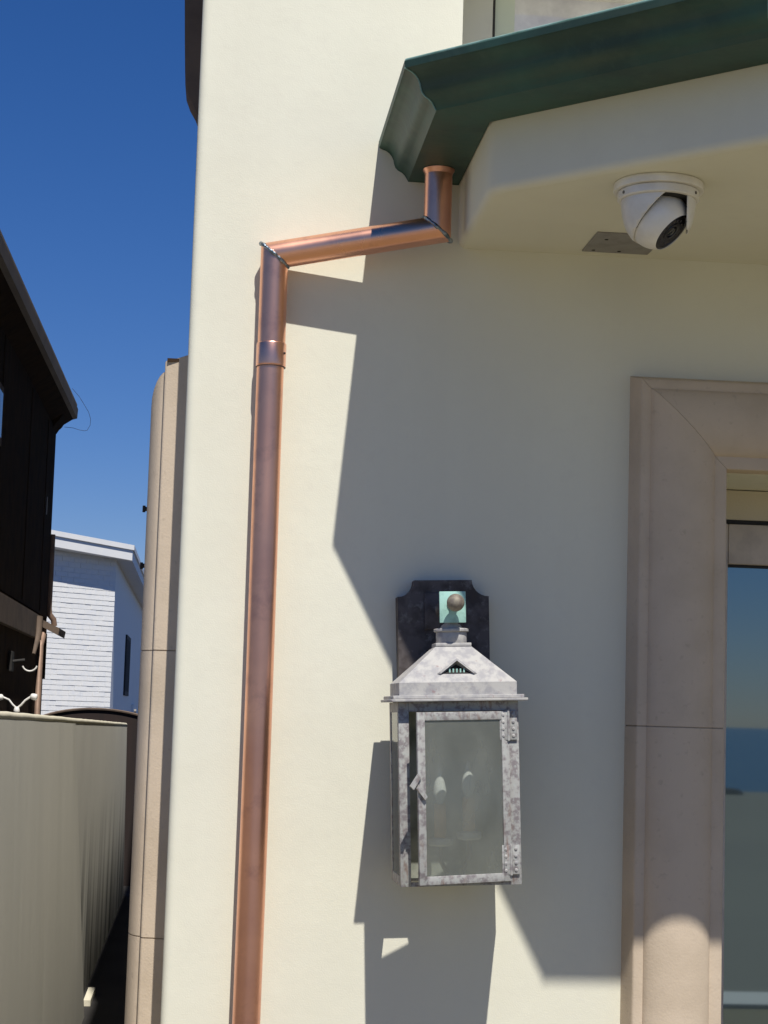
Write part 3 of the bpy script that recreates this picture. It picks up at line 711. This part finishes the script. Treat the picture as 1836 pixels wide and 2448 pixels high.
b = MB(); pts = [(-1.03, 3.965), (-.975, 3.905), (-.935, 3.845), (-.900, 3.79), (-.884, 3.74), (-.885, 3.695), (-.905, 3.655), (-.925, 3.650), (-.965, 3.655), (-1.01, 3.668), (-1.075, 3.672)]
b.tube([(x, 10.72, z) for x, z in pts], .0016, 6); b.build('wire', BLACKG, w, smooth=60)
wl = empty('wall_light', (HXW+.03, 9.0, 1.85), 'small dark wall light with curved white rim on the shaded house below the belt board', 'wall light')
b = MB(); b.box((HXW+.0125, 8.0, 1.80), (HXW+.03, 8.12, 1.92), .004); b.tube([(HXW+.03, 8.05, 1.86), (HXW+.10, 8.05, 1.87)], .01, 10); b.build('bracket', BLACKG, wl)
b = MB(); b.tube([(HXW+.13 + .045*math.cos(R(a)), 8.05, 1.85+.045*math.sin(R(a))) for a in range(200, 345, 12)], .0055, 8); b.build('rim', WHITE, wl, smooth=60)

# ------------------------------------------------------------------ white brick house
A = Vector((-1.40, 27.0, 0)); ang = R(42)
wb = empty('white_brick_house', A, 'white painted brick house with flat overhanging white roof, far end of the alley', 'house')
dl = Vector((-math.cos(ang), -math.sin(ang), 0)); nn = Vector((math.sin(ang), -math.cos(ang), 0))
def WF(u, o, z): p = A + dl*u + nn*o; return (p.x, p.y, z)     # u to the left of the corner, o outwards
HW = 4.15
b = MB()
Lf = 3.4
c0 = WF(0, 0, 0); c1 = WF(Lf, 0, 0)
plan = [(c0[0], c0[1]), (c0[0], 62.0), (c1[0]-1, 62.0), (c1[0]-1, c1[1]), (c1[0], c1[1])]
b.prism(plan, 0, HW, lambda u, v, w_: (u, v, w_)); b.build('wall', MORTAR if False else WPAINT, wb)
b = MB(); zc = .02; r_ = random.Random(11); ci = 0
while zc < HW-.08:
    u = -.0 ; off0 = (ci % 2)*.12; first = True
    while u < 2.6:
        ln = (.24 if not first else .12+off0) ; first = False
        o = .006 + r_.uniform(0, .006); dz = r_.uniform(-.003, .003); dz2 = r_.uniform(-.003, .003)
        u1 = u+ln-.004
        vs = [WF(u, .0005, zc+dz), WF(u1, .0005, zc+dz2), WF(u1, o, zc+dz2), WF(u, o, zc+dz), WF(u, .0005, zc+.072+dz), WF(u1, .0005, zc+.072+dz2), WF(u1, o*.75, zc+.070+dz2), WF(u, o*.75, zc+.070+dz)]
        b.hexa(vs); u += ln
    zc += .080; ci += 1
b.build('brickwork', WBRICK, wb)
b = MB()  # roof slab following the two faces
def roofplan(o, z):
    # corner of offset lines: face line offset o along nn, side line offset o along +x
    x = A.x + o; # solve A + dl*u + nn*o has x
    u = -(o - nn.x*o)/(-dl.x) if abs(dl.x) > 1e-6 else 0
    u = (A.x + o - (A.x + nn.x*o))/dl.x
    pc = A + dl*u + nn*o; pl_ = A + dl*Lf + nn*o
    return [(pc.x, pc.y, z), (A.x+o, 62.2, z), (c1[0]-1.2, 62.2, z+.1), (pl_.x-1.2, pl_.y, z+.22), (pl_.x, pl_.y, z+.20)]
b.rings([roofplan(.26, 3.955), roofplan(.26, 4.12)]); 
rf2 = b.build('roof', WPAINT, wb)
b = MB(); b.rings([roofplan(.285, 4.1205), roofplan(.285, 4.20)]); b.build('roof_edge', WPAINT, rf2)
b = MB(); b.box((A.x+.001, 32.2, 1.85), (A.x+.03, 34.2, 2.98)); wv_ = b.build('window', BLACKG, wb)
b = MB(); b.box((A.x+.0305, 32.35, 1.93), (A.x+.034, 34.05, 2.9)); b.build('glass_pane', DARKHOLE, wv_)
b = MB(); b.box((A.x+.001, 36.6, .9), (A.x+.05, 38.9, 1.7)); wv2 = b.build('window', WPAINT, wb)
b = MB(); b.box((A.x+.0505, 37.0, 1.0), (A.x+.054, 38.5, 1.6)); b.build('glass_pane', DGLASS, wv2)
